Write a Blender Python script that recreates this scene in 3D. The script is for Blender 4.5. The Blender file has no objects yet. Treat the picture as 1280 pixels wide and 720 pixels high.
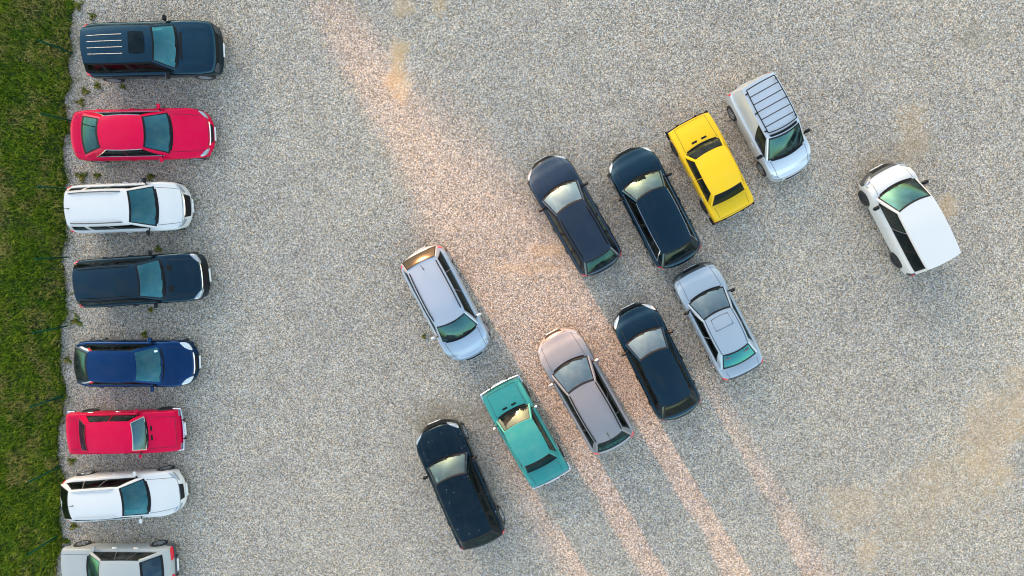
import bpy, math, random
import numpy as np
from mathutils import Vector, Matrix, Quaternion, noise as mnoise

random.seed(11)
sc = bpy.context.scene
COL = sc.collection
R = math.radians

# ------------------------------------------------------------------ camera
FPX = 853.0                       # focal length in photograph pixels (1280 wide)
CAM_H = 25.8
NADIR = (676.0, 290.0)            # pixel straight below the drone
n_c = Vector(((NADIR[0]-640)/FPX, -(NADIR[1]-360)/FPX, -1.0)).normalized()
CAM_Q = n_c.rotation_difference(Vector((0, 0, -1)))
CAM_P = Vector((0, 0, CAM_H))
cam = bpy.data.cameras.new("camera"); cam.sensor_width = 36.0
cam.lens = 36.0*FPX/1280.0; cam.clip_end = 3000; cam.clip_start = 0.5
camo = bpy.data.objects.new("camera", cam); COL.objects.link(camo)
camo.location = CAM_P; camo.rotation_mode = 'QUATERNION'; camo.rotation_quaternion = CAM_Q
sc.camera = camo

def at(px, py, z=0.0):
    d = CAM_Q @ Vector(((px-640)/FPX, -(py-360)/FPX, -1.0))
    k = (z-CAM_H)/d.z
    return CAM_P + d*k

# ------------------------------------------------------------------ helpers
class MB:
    def __init__(s): s.v = []; s.f = []; s.m = []
    def grid(s, rows, mat=0, skip=None):
        o = len(s.v); n = len(rows); m = len(rows[0])
        for r in rows: s.v.extend([tuple(p) for p in r])
        for i in range(n-1):
            for j in range(m-1):
                if skip and skip(i, j): continue
                s.f.append((o+i*m+j, o+i*m+j+1, o+(i+1)*m+j+1, o+(i+1)*m+j)); s.m.append(mat)
    def poly(s, pts, mat=0):
        o = len(s.v); s.v.extend([tuple(p) for p in pts]); s.f.append(tuple(range(o, o+len(pts)))); s.m.append(mat)
    def box(s, c, d, mat=0, bev=0.0, M=None):
        x, y, z = d[0]/2, d[1]/2, d[2]/2
        b = min(bev, x*.9, y*.9, z*.9)
        o = len(s.v)
        if b <= 0:
            P = [(-x,-y,-z),(x,-y,-z),(x,y,-z),(-x,y,-z),(-x,-y,z),(x,-y,z),(x,y,z),(-x,y,z)]
            F = [(0,3,2,1),(4,5,6,7),(0,1,5,4),(1,2,6,5),(2,3,7,6),(3,0,4,7)]
        else:
            P = []; idx = {}
            for sx in (-1,1):
                for sy in (-1,1):
                    for sz in (-1,1):
                        for ax in range(3):
                            p = [sx*(x-b), sy*(y-b), sz*(z-b)]
                            p[ax] = (sx*x, sy*y, sz*z)[ax]
                            idx[(sx,sy,sz,ax)] = len(P); P.append(tuple(p))
            F = []
            g = lambda *k: idx[k]
            for sgn in (-1,1):
                F.append((g(sgn,-1,-1,0),g(sgn,1,-1,0),g(sgn,1,1,0),g(sgn,-1,1,0)))
                F.append((g(-1,sgn,-1,1),g(1,sgn,-1,1),g(1,sgn,1,1),g(-1,sgn,1,1)))
                F.append((g(-1,-1,sgn,2),g(1,-1,sgn,2),g(1,1,sgn,2),g(-1,1,sgn,2)))
            for a in (-1,1):
                for c2 in (-1,1):
                    F.append((g(a,c2,-1,0),g(a,c2,1,0),g(a,c2,1,1),g(a,c2,-1,1)))
                    F.append((g(a,-1,c2,0),g(a,1,c2,0),g(a,1,c2,2),g(a,-1,c2,2)))
                    F.append((g(-1,a,c2,1),g(1,a,c2,1),g(1,a,c2,2),g(-1,a,c2,2)))
            for sx in (-1,1):
                for sy in (-1,1):
                    for sz in (-1,1):
                        F.append((g(sx,sy,sz,0),g(sx,sy,sz,1),g(sx,sy,sz,2)))
        for p in P:
            q = Vector(p)
            if M is not None: q = M @ q
            s.v.append((q[0]+c[0], q[1]+c[1], q[2]+c[2]))
        for f in F: s.f.append(tuple(o+i for i in f)); s.m.append(mat)
    def tube(s, pts, r, mat=0, seg=8, cap=True):
        pts = [Vector(p) for p in pts]; rings = []
        rr = r if isinstance(r, (list, tuple)) else [r]*len(pts)
        for i, p in enumerate(pts):
            t = (pts[min(i+1, len(pts)-1)]-pts[max(i-1, 0)]).normalized()
            a = Vector((0,0,1)) if abs(t.z) < .9 else Vector((1,0,0))
            u = t.cross(a).normalized(); w = t.cross(u)
            rings.append([p+u*(rr[i]*math.cos(2*math.pi*k/seg))+w*(rr[i]*math.sin(2*math.pi*k/seg)) for k in range(seg)])
        rows = [x+[x[0]] for x in rings]
        s.grid(rows, mat)
        if cap: s.poly(rings[0][::-1], mat); s.poly(rings[-1], mat)
    def lathe_y(s, prof, mat=0, seg=28):           # profile (radius, y) turned round the y axis
        rows = [[(r*math.cos(2*math.pi*k/seg), y, r*math.sin(2*math.pi*k/seg)) for k in range(seg+1)] for r, y in prof]
        s.grid(rows, mat)
    def mesh(s, name, mats, smooth=True):
        me = bpy.data.meshes.new(name); me.from_pydata(s.v, [], s.f)
        for m in mats: me.materials.append(m)
        me.polygons.foreach_set('material_index', s.m)
        if smooth: me.polygons.foreach_set('use_smooth', [True]*len(s.f))
        me.update()
        if smooth: me.set_sharp_from_angle(angle=R(38))
        return me
    def build(s, name, mats, parent=None, smooth=True, weld=False):
        if not isinstance(mats, (list, tuple)): mats = [mats]
        me = s.mesh(name, mats, smooth)
        if weld:
            import bmesh
            bm = bmesh.new(); bm.from_mesh(me); bmesh.ops.remove_doubles(bm, verts=bm.verts, dist=.0005)
            bmesh.ops.recalc_face_normals(bm, faces=bm.faces); bm.to_mesh(me); bm.free(); me.update()
            me.set_sharp_from_angle(angle=R(38))
        o = bpy.data.objects.new(name, me); COL.objects.link(o)
        if parent: o.parent = parent
        return o

def empty(name, loc, rz=0.0):
    o = bpy.data.objects.new(name, None); COL.objects.link(o)
    o.empty_display_size = .3; o.location = loc; o.rotation_euler = (0,0,rz); return o
def tag(o, label=None, cat=None, group=None, kind=None):
    if label: o['label'] = label
    if cat: o['category'] = cat
    if group: o['group'] = group
    if kind: o['kind'] = kind
    return o

def pchip(P):
    P = sorted(P); xs = [p[0] for p in P]; ys = [p[1] for p in P]; n = len(P)
    h = [max(1e-5, xs[i+1]-xs[i]) for i in range(n-1)]; d = [(ys[i+1]-ys[i])/h[i] for i in range(n-1)]
    m = [0.0]*n; m[0] = d[0]; m[-1] = d[-1]
    for i in range(1, n-1):
        if d[i-1]*d[i] > 0:
            w1 = 2*h[i]+h[i-1]; w2 = h[i]+2*h[i-1]; m[i] = (w1+w2)/(w1/d[i-1]+w2/d[i])
    def f(x):
        if x <= xs[0]: return ys[0]
        if x >= xs[-1]: return ys[-1]
        lo = 0
        for i in range(n-1):
            if x >= xs[i]: lo = i
        t = (x-xs[lo])/h[lo]; t2 = t*t; t3 = t2*t
        return (2*t3-3*t2+1)*ys[lo]+(t3-2*t2+t)*h[lo]*m[lo]+(-2*t3+3*t2)*ys[lo+1]+(t3-t2)*h[lo]*m[lo+1]
    return f
lerp = lambda a, b, t: a+(b-a)*t
clamp = lambda x, a=0., b=1.: max(a, min(b, x))

# ------------------------------------------------------------------ materials
def mat(name):
    m = bpy.data.materials.new(name); m.use_nodes = True
    nt = m.node_tree; b = nt.nodes['Principled BSDF']; return m, nt, b
def N(nt, t, **kw):
    n = nt.nodes.new(t)
    for k, v in kw.items():
        if k.startswith('i_'):
            key = k[2:]; key = int(key) if key.isdigit() else key.replace('_', ' ')
            n.inputs[key].default_value = v
        else: setattr(n, k, v)
    return n
def ramp(nt, stops, interp='LINEAR'):
    n = nt.nodes.new('ShaderNodeValToRGB'); cr = n.color_ramp; cr.interpolation = interp
    while len(cr.elements) < len(stops): cr.elements.new(.5)
    for e, (p, c) in zip(cr.elements, stops): e.position = p; e.color = (*c, 1) if len(c) == 3 else c
    return n
def mixc(nt, fac, a, b, blend='MIX'):
    n = nt.nodes.new('ShaderNodeMix'); n.data_type = 'RGBA'; n.blend_type = blend; n.clamp_factor = True
    for s, v in ((0, fac), (6, a), (7, b)):
        if hasattr(v, 'is_output'): nt.links.new(v, n.inputs[s])
        elif s == 0: n.inputs[0].default_value = v
        else: n.inputs[s].default_value = (*v, 1)
    return n.outputs[2]
def mth(nt, op, a, b=None, c=None):
    n = nt.nodes.new('ShaderNodeMath'); n.operation = op
    for i, v in enumerate((a, b, c)):
        if v is None: continue
        if hasattr(v, 'is_output'): nt.links.new(v, n.inputs[i])
        else: n.inputs[i].default_value = v
    return n.outputs[0]

def simple(name, col, rough=.5, metal=0., coat=0., var=.12, scale=25.):
    m, nt, b = mat(name)
    tc = N(nt, 'ShaderNodeTexCoord'); nz = N(nt, 'ShaderNodeTexNoise', i_Scale=scale, i_Detail=4.)
    nt.links.new(tc.outputs['Object'], nz.inputs['Vector'])
    lo = tuple(c*(1-var) for c in col); hi = tuple(min(1, c*(1+var)) for c in col)
    r = ramp(nt, [(.3, lo), (.7, hi)]); nt.links.new(nz.outputs['Fac'], r.inputs[0])
    nt.links.new(r.outputs[0], b.inputs['Base Color'])
    b.inputs['Roughness'].default_value = rough; b.inputs['Metallic'].default_value = metal
    b.inputs['Coat Weight'].default_value = coat; b.inputs['Coat Roughness'].default_value = .04
    return m

def paint(name, col, metal=0.0, rough=.38, dust=.10, coat=.8, speck=False, dustcol=(.42,.38,.33)):
    m, nt, b = mat(name)
    tc = N(nt, 'ShaderNodeTexCoord')
    n1 = N(nt, 'ShaderNodeTexNoise', i_Scale=2.2, i_Detail=5., i_Roughness=.6)
    n2 = N(nt, 'ShaderNodeTexNoise', i_Scale=60., i_Detail=3.)
    for n in (n1, n2): nt.links.new(tc.outputs['Object'], n.inputs['Vector'])
    r1 = ramp(nt, [(.42, (0,0,0)), (.75, (1,1,1))]); nt.links.new(n1.outputs['Fac'], r1.inputs[0])
    f = mth(nt, 'MULTIPLY', r1.outputs[0], mth(nt, 'MULTIPLY', n2.outputs['Fac'], dust*1.6))
    c = mixc(nt, f, col, dustcol)
    if speck:
        v = N(nt, 'ShaderNodeTexVoronoi', i_Scale=6.5); nt.links.new(tc.outputs['Object'], v.inputs['Vector'])
        s = mth(nt, 'LESS_THAN', v.outputs['Distance'], .12)
        sep = N(nt, 'ShaderNodeSeparateColor'); nt.links.new(v.outputs['Color'], sep.inputs[0])
        s = mth(nt, 'MULTIPLY', s, mth(nt, 'GREATER_THAN', sep.outputs[0], .45))
        c = mixc(nt, mth(nt, 'MULTIPLY', s, .6), c, (.5,.46,.42))
    nt.links.new(c, b.inputs['Base Color'])
    rr = mth(nt, 'ADD', mth(nt, 'MULTIPLY', f, 1.2), rough); nt.links.new(rr, b.inputs['Roughness'])
    b.inputs['Metallic'].default_value = metal
    b.inputs['Coat Weight'].default_value = coat*.6; b.inputs['Specular IOR Level'].default_value = .06
    
    cr = mth(nt, 'ADD', mth(nt, 'MULTIPLY', f, .5), .03); nt.links.new(cr, b.inputs['Coat Roughness'])
    # faint panel waviness, so that long reflections wander a little
    n3 = N(nt, 'ShaderNodeTexNoise', i_Scale=1.4, i_Detail=1.); nt.links.new(tc.outputs['Object'], n3.inputs['Vector'])
    bp = N(nt, 'ShaderNodeBump', i_Strength=.12, i_Distance=.05); nt.links.new(n3.outputs['Fac'], bp.inputs['Height'])
    nt.links.new(bp.outputs[0], b.inputs['Coat Normal'])
    return m

def glass_mat(name, tint, gloss=(.62,.95,.95), ior=2.15, dust=.05, rough=.03):
    m = bpy.data.materials.new(name); m.use_nodes = True; nt = m.node_tree; nt.nodes.clear()
    out = N(nt, 'ShaderNodeOutputMaterial')
    tr = N(nt, 'ShaderNodeBsdfTransparent'); tr.inputs[0].default_value = (*tint, 1)
    gl = N(nt, 'ShaderNodeBsdfGlossy'); gl.inputs[0].default_value = (*gloss, 1); gl.inputs['Roughness'].default_value = rough
    df = N(nt, 'ShaderNodeBsdfDiffuse'); df.inputs[0].default_value = (.35,.36,.34,1)
    fr = N(nt, 'ShaderNodeFresnel', i_IOR=ior)
    tc = N(nt, 'ShaderNodeTexCoord'); nz = N(nt, 'ShaderNodeTexNoise', i_Scale=3., i_Detail=5.)
    nt.links.new(tc.outputs['Object'], nz.inputs['Vector'])
    r = ramp(nt, [(.4, (0,0,0)), (.8, (1,1,1))]); nt.links.new(nz.outputs['Fac'], r.inputs[0])
    m0 = N(nt, 'ShaderNodeMixShader'); nt.links.new(mth(nt, 'MULTIPLY_ADD', r.outputs[0], dust*2, dust*.4), m0.inputs[0])
    nt.links.new(tr.outputs[0], m0.inputs[1]); nt.links.new(df.outputs[0], m0.inputs[2])
    mx = N(nt, 'ShaderNodeMixShader'); nt.links.new(fr.outputs[0], mx.inputs[0])
    nt.links.new(m0.outputs[0], mx.inputs[1]); nt.links.new(gl.outputs[0], mx.inputs[2])
    nt.links.new(mx.outputs[0], out.inputs[0])
    return m

G_WIND = glass_mat('teal_windscreen', (.10,.55,.56), gloss=(.26,.92,.96), ior=2.25)
G_PALE = glass_mat('pale_windscreen', (.22,.55,.52), gloss=(.56,.80,.84), ior=1.68)
G_SKY = glass_mat('sky_reflecting_windscreen', (.22,.52,.50), gloss=(.72,.88,.88), ior=2.45)
G_DEEP = glass_mat('deep_teal_windscreen', (.09,.42,.44), gloss=(.24,.62,.68), ior=1.8)
G_SIDE = glass_mat('side_glass', (.20,.34,.32), gloss=(.8,.95,.9), ior=1.45)
G_DARK = glass_mat('privacy_glass', (.04,.06,.06), gloss=(.45,.70,.78), ior=1.40, dust=.012)
G_REAR = glass_mat('teal_rear_glass', (.06,.32,.34), gloss=(.20,.62,.70), ior=1.5)
G_BLUE = glass_mat('blue_tinted_glass', (.10,.34,.55), gloss=(.35,.75,1.), ior=1.75)
TRIM = simple('black_trim', (.010,.010,.011), .5)
TRIM.node_tree.nodes['Principled BSDF'].inputs['Specular IOR Level'].default_value = .15
GAP = simple('panel_gap', (.01,.01,.011), .8)
PLAST = simple('grey_plastic', (.05,.052,.056), .6)
CHROME = simple('chrome', (.75,.76,.78), .14, 1.0, var=.05)
ALU = simple('satin_aluminium', (.34,.33,.33), .26, 1.0, var=.05)
TYRE = simple('tyre_rubber', (.022,.022,.024), .8, var=.3)
RIM = simple('wheel_alloy', (.48,.49,.51), .35, .8)
STEEL = simple('black_steel', (.03,.03,.033), .5, .3)
LENS = simple('lamp_lens', (.30,.32,.35), .12, .25, 1.0)
LENSW = simple('white_lens', (.52,.54,.56), .2, 0., 1.0)
RED = simple('red_lens', (.72,.010,.03), .18, 0., 1.0)
ORANGE = simple('amber_lens', (.75,.22,.02), .2, 0., 1.0)
PLATE = simple('number_plate', (.75,.75,.74), .4)
SEATM = simple('seat_fabric', (.12,.125,.13), .9, var=.3)
SEATB = simple('beige_seat', (.28,.24,.19), .9, var=.2)
DASH = simple('dashboard_plastic', (.09,.095,.10), .7)

# ------------------------------------------------------------------ surface panels
def fnormal(f, a, b, cen, e=.004):
    p = f(a, b); du = f(a+e, b)-f(a-e, b); dv = f(a, b+e)-f(a, b-e)
    n = du.cross(dv)
    if n.length < 1e-9: n = p-cen
    n.normalize()
    if n.dot(p-cen) < 0: n = -n
    return p, n
CEN = Vector((0, 0, .55))
def panel(mb, f, quad, n=8, m=8, off=.006, matid=0, warp=None, skirt=True, rnd=0.0):
    """thin plate lying on the surface f over the four-cornered patch quad of its parameters"""
    rows = []
    def pos(i, j, o):
        s, t = i/n, j/m
        if rnd:                                       # rounded corners
            X, Y = 2*s-1, 2*t-1
            k = rnd
            X2 = X*math.sqrt(max(0, 1-k*Y*Y*abs(Y)/2)); Y2 = Y*math.sqrt(max(0, 1-k*X*X*abs(X)/2))
            s, t = (X2+1)/2, (Y2+1)/2
        a = lerp(lerp(quad[0][0], quad[1][0], s), lerp(quad[3][0], quad[2][0], s), t)
        b = lerp(lerp(quad[0][1], quad[1][1], s), lerp(quad[3][1], quad[2][1], s), t)
        if warp: a, b = warp(a, b, s, t)
        p, nn = fnormal(f, a, b, CEN)
        return p+nn*o
    for i in range(n+1): rows.append([pos(i, j, off) for j in range(m+1)])
    if skirt:
        R2 = [[rows[0][0]]]
        full = []
        for i in range(-1, n+2):
            ii = min(max(i, 0), n); r = []
            for j in range(-1, m+2):
                jj = min(max(j, 0), m)
                r.append(pos(ii, jj, off if (i == ii and j == jj) else -.004))
            full.append(r)
        rows = full
    i, j = len(rows)//2, len(rows[0])//2
    i = min(i, len(rows)-2) if len(rows) > 2 else 0; j = min(j, len(rows[0])-2) if len(rows[0]) > 2 else 0
    fn = (rows[i][j+1]-rows[i][j]).cross(rows[i+1][j]-rows[i][j])
    if fn.dot(rows[i][j]-CEN) < 0: rows = rows[::-1]
    mb.grid(rows, matid)
def ringframe(mb, f, a0, a1, b0, b1, wa, wb, off=.004, matid=0, n=10):
    """a seal round the window a0..a1 x b0..b1"""
    A0, A1, B0, B1 = a0-wa, a1+wa, b0-wb, b1+wb
    for q, nn, mm in (([(A0,B0),(A1,B0),(A1,b0+wb*.5),(A0,b0+wb*.5)], n, 1), ([(A0,b1-wb*.5),(A1,b1-wb*.5),(A1,B1),(A0,B1)], n, 1),
              ([(A0,b0),(a0+wa*.5,b0),(a0+wa*.5,b1),(A0,b1)], 1, n), ([(a1-wa*.5,b0),(A1,b0),(A1,b1),(a1-wa*.5,b1)], 1, n)):
        panel(mb, f, q, nn, mm, off, matid, skirt=False)

# ------------------------------------------------------------------ wheels (shared meshes)
def wheel_meshes(r, w, style):
    t = MB()
    t.lathe_y([(r*.62,-w*.42),(r*.72,-w*.5),(r*.93,-w*.5),(r*.985,-w*.42),(r,-w*.25),(r,w*.25),(r*.985,w*.42),(r*.93,w*.5),(r*.72,w*.5),(r*.62,w*.42)], 0, 28)
    k = MB()
    for sg in (1,):
        if style == 'steel':
            k.lathe_y([(r*.66,w*.46),(r*.64,w*.3),(r*.45,w*.34),(r*.28,w*.42),(r*.1,w*.44),(0.001,w*.44)], 0, 28)
            k.lathe_y([(r*.66,w*.46),(r*.62,-w*.4)], 0, 28)
        else:
            k.lathe_y([(r*.67,w*.48),(r*.6,w*.44),(r*.58,w*.1),(r*.58,-w*.4)], 0, 28)
            k.lathe_y([(r*.58,-w*.05),(0.001,-w*.05)], 1, 28)
            k.lathe_y([(r*.17,w*.1),(r*.16,w*.45),(0.001,w*.47)], 0, 20)
            for i in range(5):
                a = 2*math.pi*i/5
                M = Matrix.Rotation(-a, 3, 'Y')
                c = M @ Vector((r*.38, w*.36, 0))
                k.box(c, (r*.5, w*.14, r*.16), 0, .012, M)
    return t.mesh('tyre', [TYRE]), k.mesh('rim', [RIM if style != 'steel' else STEEL, TRIM])
WHEELS = {}
def wheels_for(r, w, style):
    key = (round(r,3), round(w,3), style)
    if key not in WHEELS: WHEELS[key] = wheel_meshes(r, w, style)
    return WHEELS[key]

# ------------------------------------------------------------------ the car builder
TYPES = {
 'classic': dict(H=1.42, W=1.62, zn=.80, zc=.90, zb=.89, zd=.87, yr=.60, sh=.90, bowf=.05, bowr=.05, wf=(.95,.975,.99,1.), wr=(.95,.98,1.), bb=.10, bt=.06, rb=.05, cr=.03, crown=.025, rw=.30, tw=.17, fil=.07, bulge=.012),
 'sedan':   dict(H=1.44, W=1.80, zn=.70, zc=.96, zb=.93, zd=1.00, yr=.585, sh=.885, bowf=.27, bowr=.20, wf=(.82,.90,.96,1.), wr=(.84,.94,1.), bb=.17, bt=.09, rb=.10, cr=.05, crown=.045, rw=.33, tw=.21, fil=.12, bulge=.03),
 'hatch':   dict(H=1.47, W=1.77, zn=.74, zc=.97, zb=.95, zd=1.02, yr=.59, sh=.885, bowf=.27, bowr=.14, wf=(.82,.90,.96,1.), wr=(.84,.94,1.), bb=.17, bt=.09, rb=.07, cr=.05, crown=.045, rw=.32, tw=.2, fil=.12, bulge=.03),
 'suv':     dict(H=1.70, W=1.85, zn=.92, zc=1.10, zb=1.06, zd=1.10, yr=.64, sh=.90, bowf=.16, bowr=.08, wf=(.84,.92,.97,1.), wr=(.9,.96,1.), bb=.13, bt=.08, rb=.05, cr=.045, crown=.045, rw=.37, tw=.23, fil=.11, bulge=.025),
 'van':     dict(H=1.80, W=1.72, zn=.84, zc=1.08, zb=1.04, zd=1.05, yr=.66, sh=.91, bowf=.22, bowr=.05, wf=(.84,.91,.96,1.), wr=(.93,.97,1.), bb=.15, bt=.10, rb=.04, cr=.03, crown=.05, rw=.31, tw=.19, fil=.10, bulge=.03),
}

def build_car(name, label, cat, group, typ, K, pnt, wins=((.06,.46),(.50,.90)), **o):
    S = dict(TYPES[typ]); S.update({k: v for k, v in o.items() if k in S})
    H, W = S['H'], S['W']
    zr_end = o.get('zR', .85)
    # key points of the photograph, each at its own height -> place, heading, lengths
    pts = dict(F=at(*K['F'], .5), C=at(*K['C'], S['zc']), T=at(*K['T'], H-.05), Q=at(*K['Q'], H-.06),
               B=at(*K['B'], S['zd']) if 'B' in K else None, R=at(*K['R'], zr_end))
    P2 = [Vector((p.x, p.y)) for k, p in pts.items() if p is not None]
    mx = sum(p.x for p in P2)/len(P2); my = sum(p.y for p in P2)/len(P2)
    sxx = sum((p.x-mx)**2 for p in P2); syy = sum((p.y-my)**2 for p in P2); sxy = sum((p.x-mx)*(p.y-my) for p in P2)
    th = .5*math.atan2(2*sxy, sxx-syy)
    d = Vector((math.cos(th), math.sin(th)))
    if (Vector((pts['F'].x, pts['F'].y))-Vector((pts['R'].x, pts['R'].y))).dot(d) < 0: d = -d; th += math.pi
    c0 = Vector((mx, my))
    loc = lambda p: (Vector((p.x, p.y))-c0).dot(d)
    xF, xR = loc(pts['F']), loc(pts['R']); mid = (xF+xR)/2; L = xF-xR
    cpos = c0+d*mid+Vector((-d.y, d.x))*o.get('dy', 0.)
    xF = L/2; xR = -L/2
    xc = loc(pts['C'])-mid; xwt = loc(pts['T'])-mid; xrt = loc(pts['Q'])-mid
    xrb = (loc(pts['B'])-mid) if 'B' in K else xR+.06
    xrb = max(xrb, xR+.05); xrt = max(xrt, xrb+.03)
    print('CAR %-28s L=%.2f W=%.2f  hood %.2f  ws %.2f  roof %.2f  rg %.2f  deck %.2f' % (name+' '+label[:18], L, W, xF-xc, xc-xwt, xwt-xrt, xrt-xrb, xrb-xR))
    root = empty(name, (cpos.x, cpos.y, 0), th)
    tag(root, label, cat, group)
    hw = W/2
    zn, zc, zb, zd = S['zn'], S['zc'], S['zb'], S['zd']
    classic = typ == 'classic'
    notch = xrb-xR > .35
    # --- lower body profiles
    zp = [(xF, .42), (xF-.02, .53), (xF-.07, zn-.11 if not classic else zn-.03), (xF-.17, zn-.01), (xF-.28, zn+.02), (lerp(xF, xc, .55), lerp(zn, zc, .62)), (xc, zc), (xc-.5, zb)]
    if notch: zp += [(xrb+.1, zd+.0), (lerp(xrb, xR, .5), zd), (xR+.12, zd-.04), (xR+.05, zd-.16), (xR+.02, .55), (xR, .42)]
    else: zp += [(xrb+.25, zd), (max(xrb, xR+.06), zd-.02), (xR+.03, zd-.22), (xR+.01, .62), (xR, .45)]
    ztop = pchip(zp)
    f0, f1, f2, f3 = S['wf']; r0, r1, r2 = S['wr']
    wpl = pchip([(xF, hw*f0), (xF-.14, hw*f1), (xF-.42, hw*f2), (xF-1.0, hw*f3), (0, hw), (xR+.7, hw*r2), (xR+.2, hw*r1), (xR, hw*r0)])
    rw, tw = S['rw'], S['tw']; ra = rw+.055
    xw1 = xF-o.get('ovf', .78 if not classic else .68); xw2 = xR+o.get('ovr', .75 if notch else .70)
    sill = .24 if typ not in ('suv',) else .32
    def zbot(x):
        z = sill
        if x > xF-.15: z = sill+.06*(x-(xF-.15))/.15
        if x < xR+.2: z = sill+.08*((xR+.2)-x)/.2
        for xw in (xw1, xw2):
            dx = abs(x-xw)
            if dx < ra: z = max(z, rw+math.sqrt(ra*ra-dx*dx))
        return z
    bowf, bowr = S['bowf'], S['bowr']
    def ysf(x):
        k = clamp((x-xc+.3)/.8)
        kr = clamp((xrb+.2-x)/.5) if notch else 0
        return wpl(x)*lerp(S['sh'], S['sh']-.04, max(k, kr))
    crown = S['crown']; fil = S['fil']
    def body(x, sq):
        sd = 1 if sq >= 0 else -1; q = abs(sq); xx = clamp(x, xR, xF)
        w = wpl(xx); ys = ysf(xx); zt = ztop(xx); zbt = zbot(xx)
        zs = zt-crown
        if q <= .5:
            k = q/.5; y = ys*k; z = zt-crown*k*k
            # slight raised shoulders / crease lines on the bonnet
            if not classic and x > xc: z += .012*math.exp(-((k-.78)/.09)**2)*clamp((x-xc)/.3)*clamp((xF-.2-x)/.3)
        else:
            r = (q-.5)/.5; fl = min(fil, max(.02, (zs-zbt)*.4))
            if r < .3:
                a = r/.3*math.pi/2; y = ys+(w-ys)*math.sin(a); z = zs-fl*(1-math.cos(a))
            else:
                k = (r-.3)/.7; z = lerp(zs-fl, zbt, k)
                hz = (z-sill)/max(.1, (zs-fl-sill)); y = w*(1-.055*(1-hz)**2 - .012*math.sin(math.pi*clamp(hz))**2*0)
                if not classic: y += .012*math.exp(-((hz-.72)/.08)**2)
        t = y/w
        a = clamp((xx-(xF-1.0))/1.0); b = clamp(((xR+.8)-xx)/.8)
        X = xx-bowf*a**1.7*t**2.7+bowr*b**1.6*t**2.5
        return Vector((X, sd*y, z))
    # --- cabin surfaces
    bb, bt, rbow = S['bb'], S['bt'], S['rb']
    yr = S['yr']; yrf = yr*o.get('yrf', .97); yrr = yr*o.get('yrr', .95)
    zroof = pchip([(xrt, H-.06 if typ != 'van' else H-.03), (lerp(xrt, xwt, .35), H-.01), (lerp(xrt, xwt, .65), H), (xwt, H-.05)])
    crf = S['cr']
    def topz(x, y):
        ys = ysf(clamp(x, xR, xF)); k = min(1, abs(y)/ys); return ztop(clamp(x, xR, xF))-crown*k*k
    ybf = ysf(xc-bb)*.985; ybr = ysf(xrb+rbow)*.985
    def Bws(t):
        x = xc-bb*t*t; y = t*ybf; return Vector((x, y, topz(x, y)-.006))
    def Tws(t):
        x = xwt-bt*t*t; return Vector((x, t*yrf, zroof(x)-crf*t*t-.012*t**8))
    def Trg(t):
        x = xrt+rbow*.8*t*t; return Vector((x, t*yrr, zroof(x)-crf*t*t-.012*t**8))
    def Brg(t):
        x = xrb+rbow*t*t; y = t*ybr; return Vector((x, y, topz(x, y)-.006))
    bul = S['bulge']
    def wind(t, v):
        a, b = Bws(t), Tws(t); p = a.lerp(b, v); k = 4*v*(1-v)*bul*(1-t*t)
        return p+Vector((.5*k, 0, .8*k))
    def rear(t, v):
        a, b = Brg(t), Trg(t); p = a.lerp(b, v); k = 4*v*(1-v)*bul*o.get('rbul', .7)*(1-t*t)
        return p+Vector((-.7*k, 0, .5*k))
    def roof(u, t):
        a, b = Tws(t), Trg(t); x = lerp(a.x, b.x, u)
        y = t*(lerp(yrf, yrr, u)+.035*4*u*(1-u))
        return Vector((x, y, zroof(x)-crf*t*t-.012*t**8))
    def side(u, v, sd=1):
        a, b = Bws(1), Brg(1); x = lerp(a.x, b.x, u); y = ysf(x)*lerp(.985, .985, u)
        bot = Vector((x, y, topz(x, y)-.006)); top = roof(u, 1.0)
        p = bot.lerp(top, v); p.y += 4*v*(1-v)*bul*1.2*min(1, 12*u*(1-u))
        if sd < 0: p.y = -p.y
        return p
    # --- body shell, one mesh: lower body + roof + pillars
    mb = MB()
    xs = set(np.linspace(xR, xF, 76).tolist()); xs |= {xF-k for k in (.006,.012,.02,.03,.042,.056,.07,.085,.10,.12,.14,.165)} | {xR+k for k in (.006,.012,.02,.03,.045,.06,.08,.10,.12)}
    xs = sorted(xs)
    qs = [0,.1,.2,.3,.38,.44,.48,.5,.53,.56,.6,.65,.72,.79,.86,.93,1.0]
    sqs = [-q for q in qs[::-1]]+qs[1:]
    rows = [[body(x, q) for q in sqs] for x in xs]
    def skip(i, j):
        x = (xs[i]+xs[i+1])/2; q = (sqs[j]+sqs[j+1])/2
        if abs(q) > .47: return False
        t = abs(q)/.5
        return xrb+rbow*t*t+.05 < x < xc-bb*t*t-.10
    mb.grid(rows, 0, skip)
    for rws in (rows[0], rows[-1]):
        cz = sum(p.z for p in rws)/len(rws); cc = Vector((rws[len(rws)//2].x, 0, cz))
        for j in range(len(rws)-1): mb.poly([cc, rws[j], rws[j+1]], 0)
    ux = lambda lst, n: sorted(set([round(x, 5) for x in np.linspace(0, 1, n).tolist()]+[x for w in lst for x in w]))
    v0, v1 = o.get('sv', (.10, .90))
    us = ux(wins, 22); vs = ux([(v0, v1)], 7)
    for sd in (1, -1):
        wl = wins if not (o.get('panelvan')) else wins[:1]
        rws = [[side(u, v, sd) for v in vs] for u in us]
        def sk(i, j):
            u = (us[i]+us[i+1])/2; v = (vs[j]+vs[j+1])/2
            return v0 < v < v1 and any(a < u < b for a, b in wl)
        mb.grid(rws, 0, sk)
    wt, wv = .90, (.05, .95)
    ts = sorted(set([round(x, 5) for x in np.linspace(-1, 1, 17).tolist()]+[-wt, wt])); vs2 = ux([wv], 7)
    mb.grid([[wind(t, v) for v in vs2] for t in ts], 0, lambda i, j: abs(ts[i]+ts[i+1])/2 < wt and wv[0] < (vs2[j]+vs2[j+1])/2 < wv[1])
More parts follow.
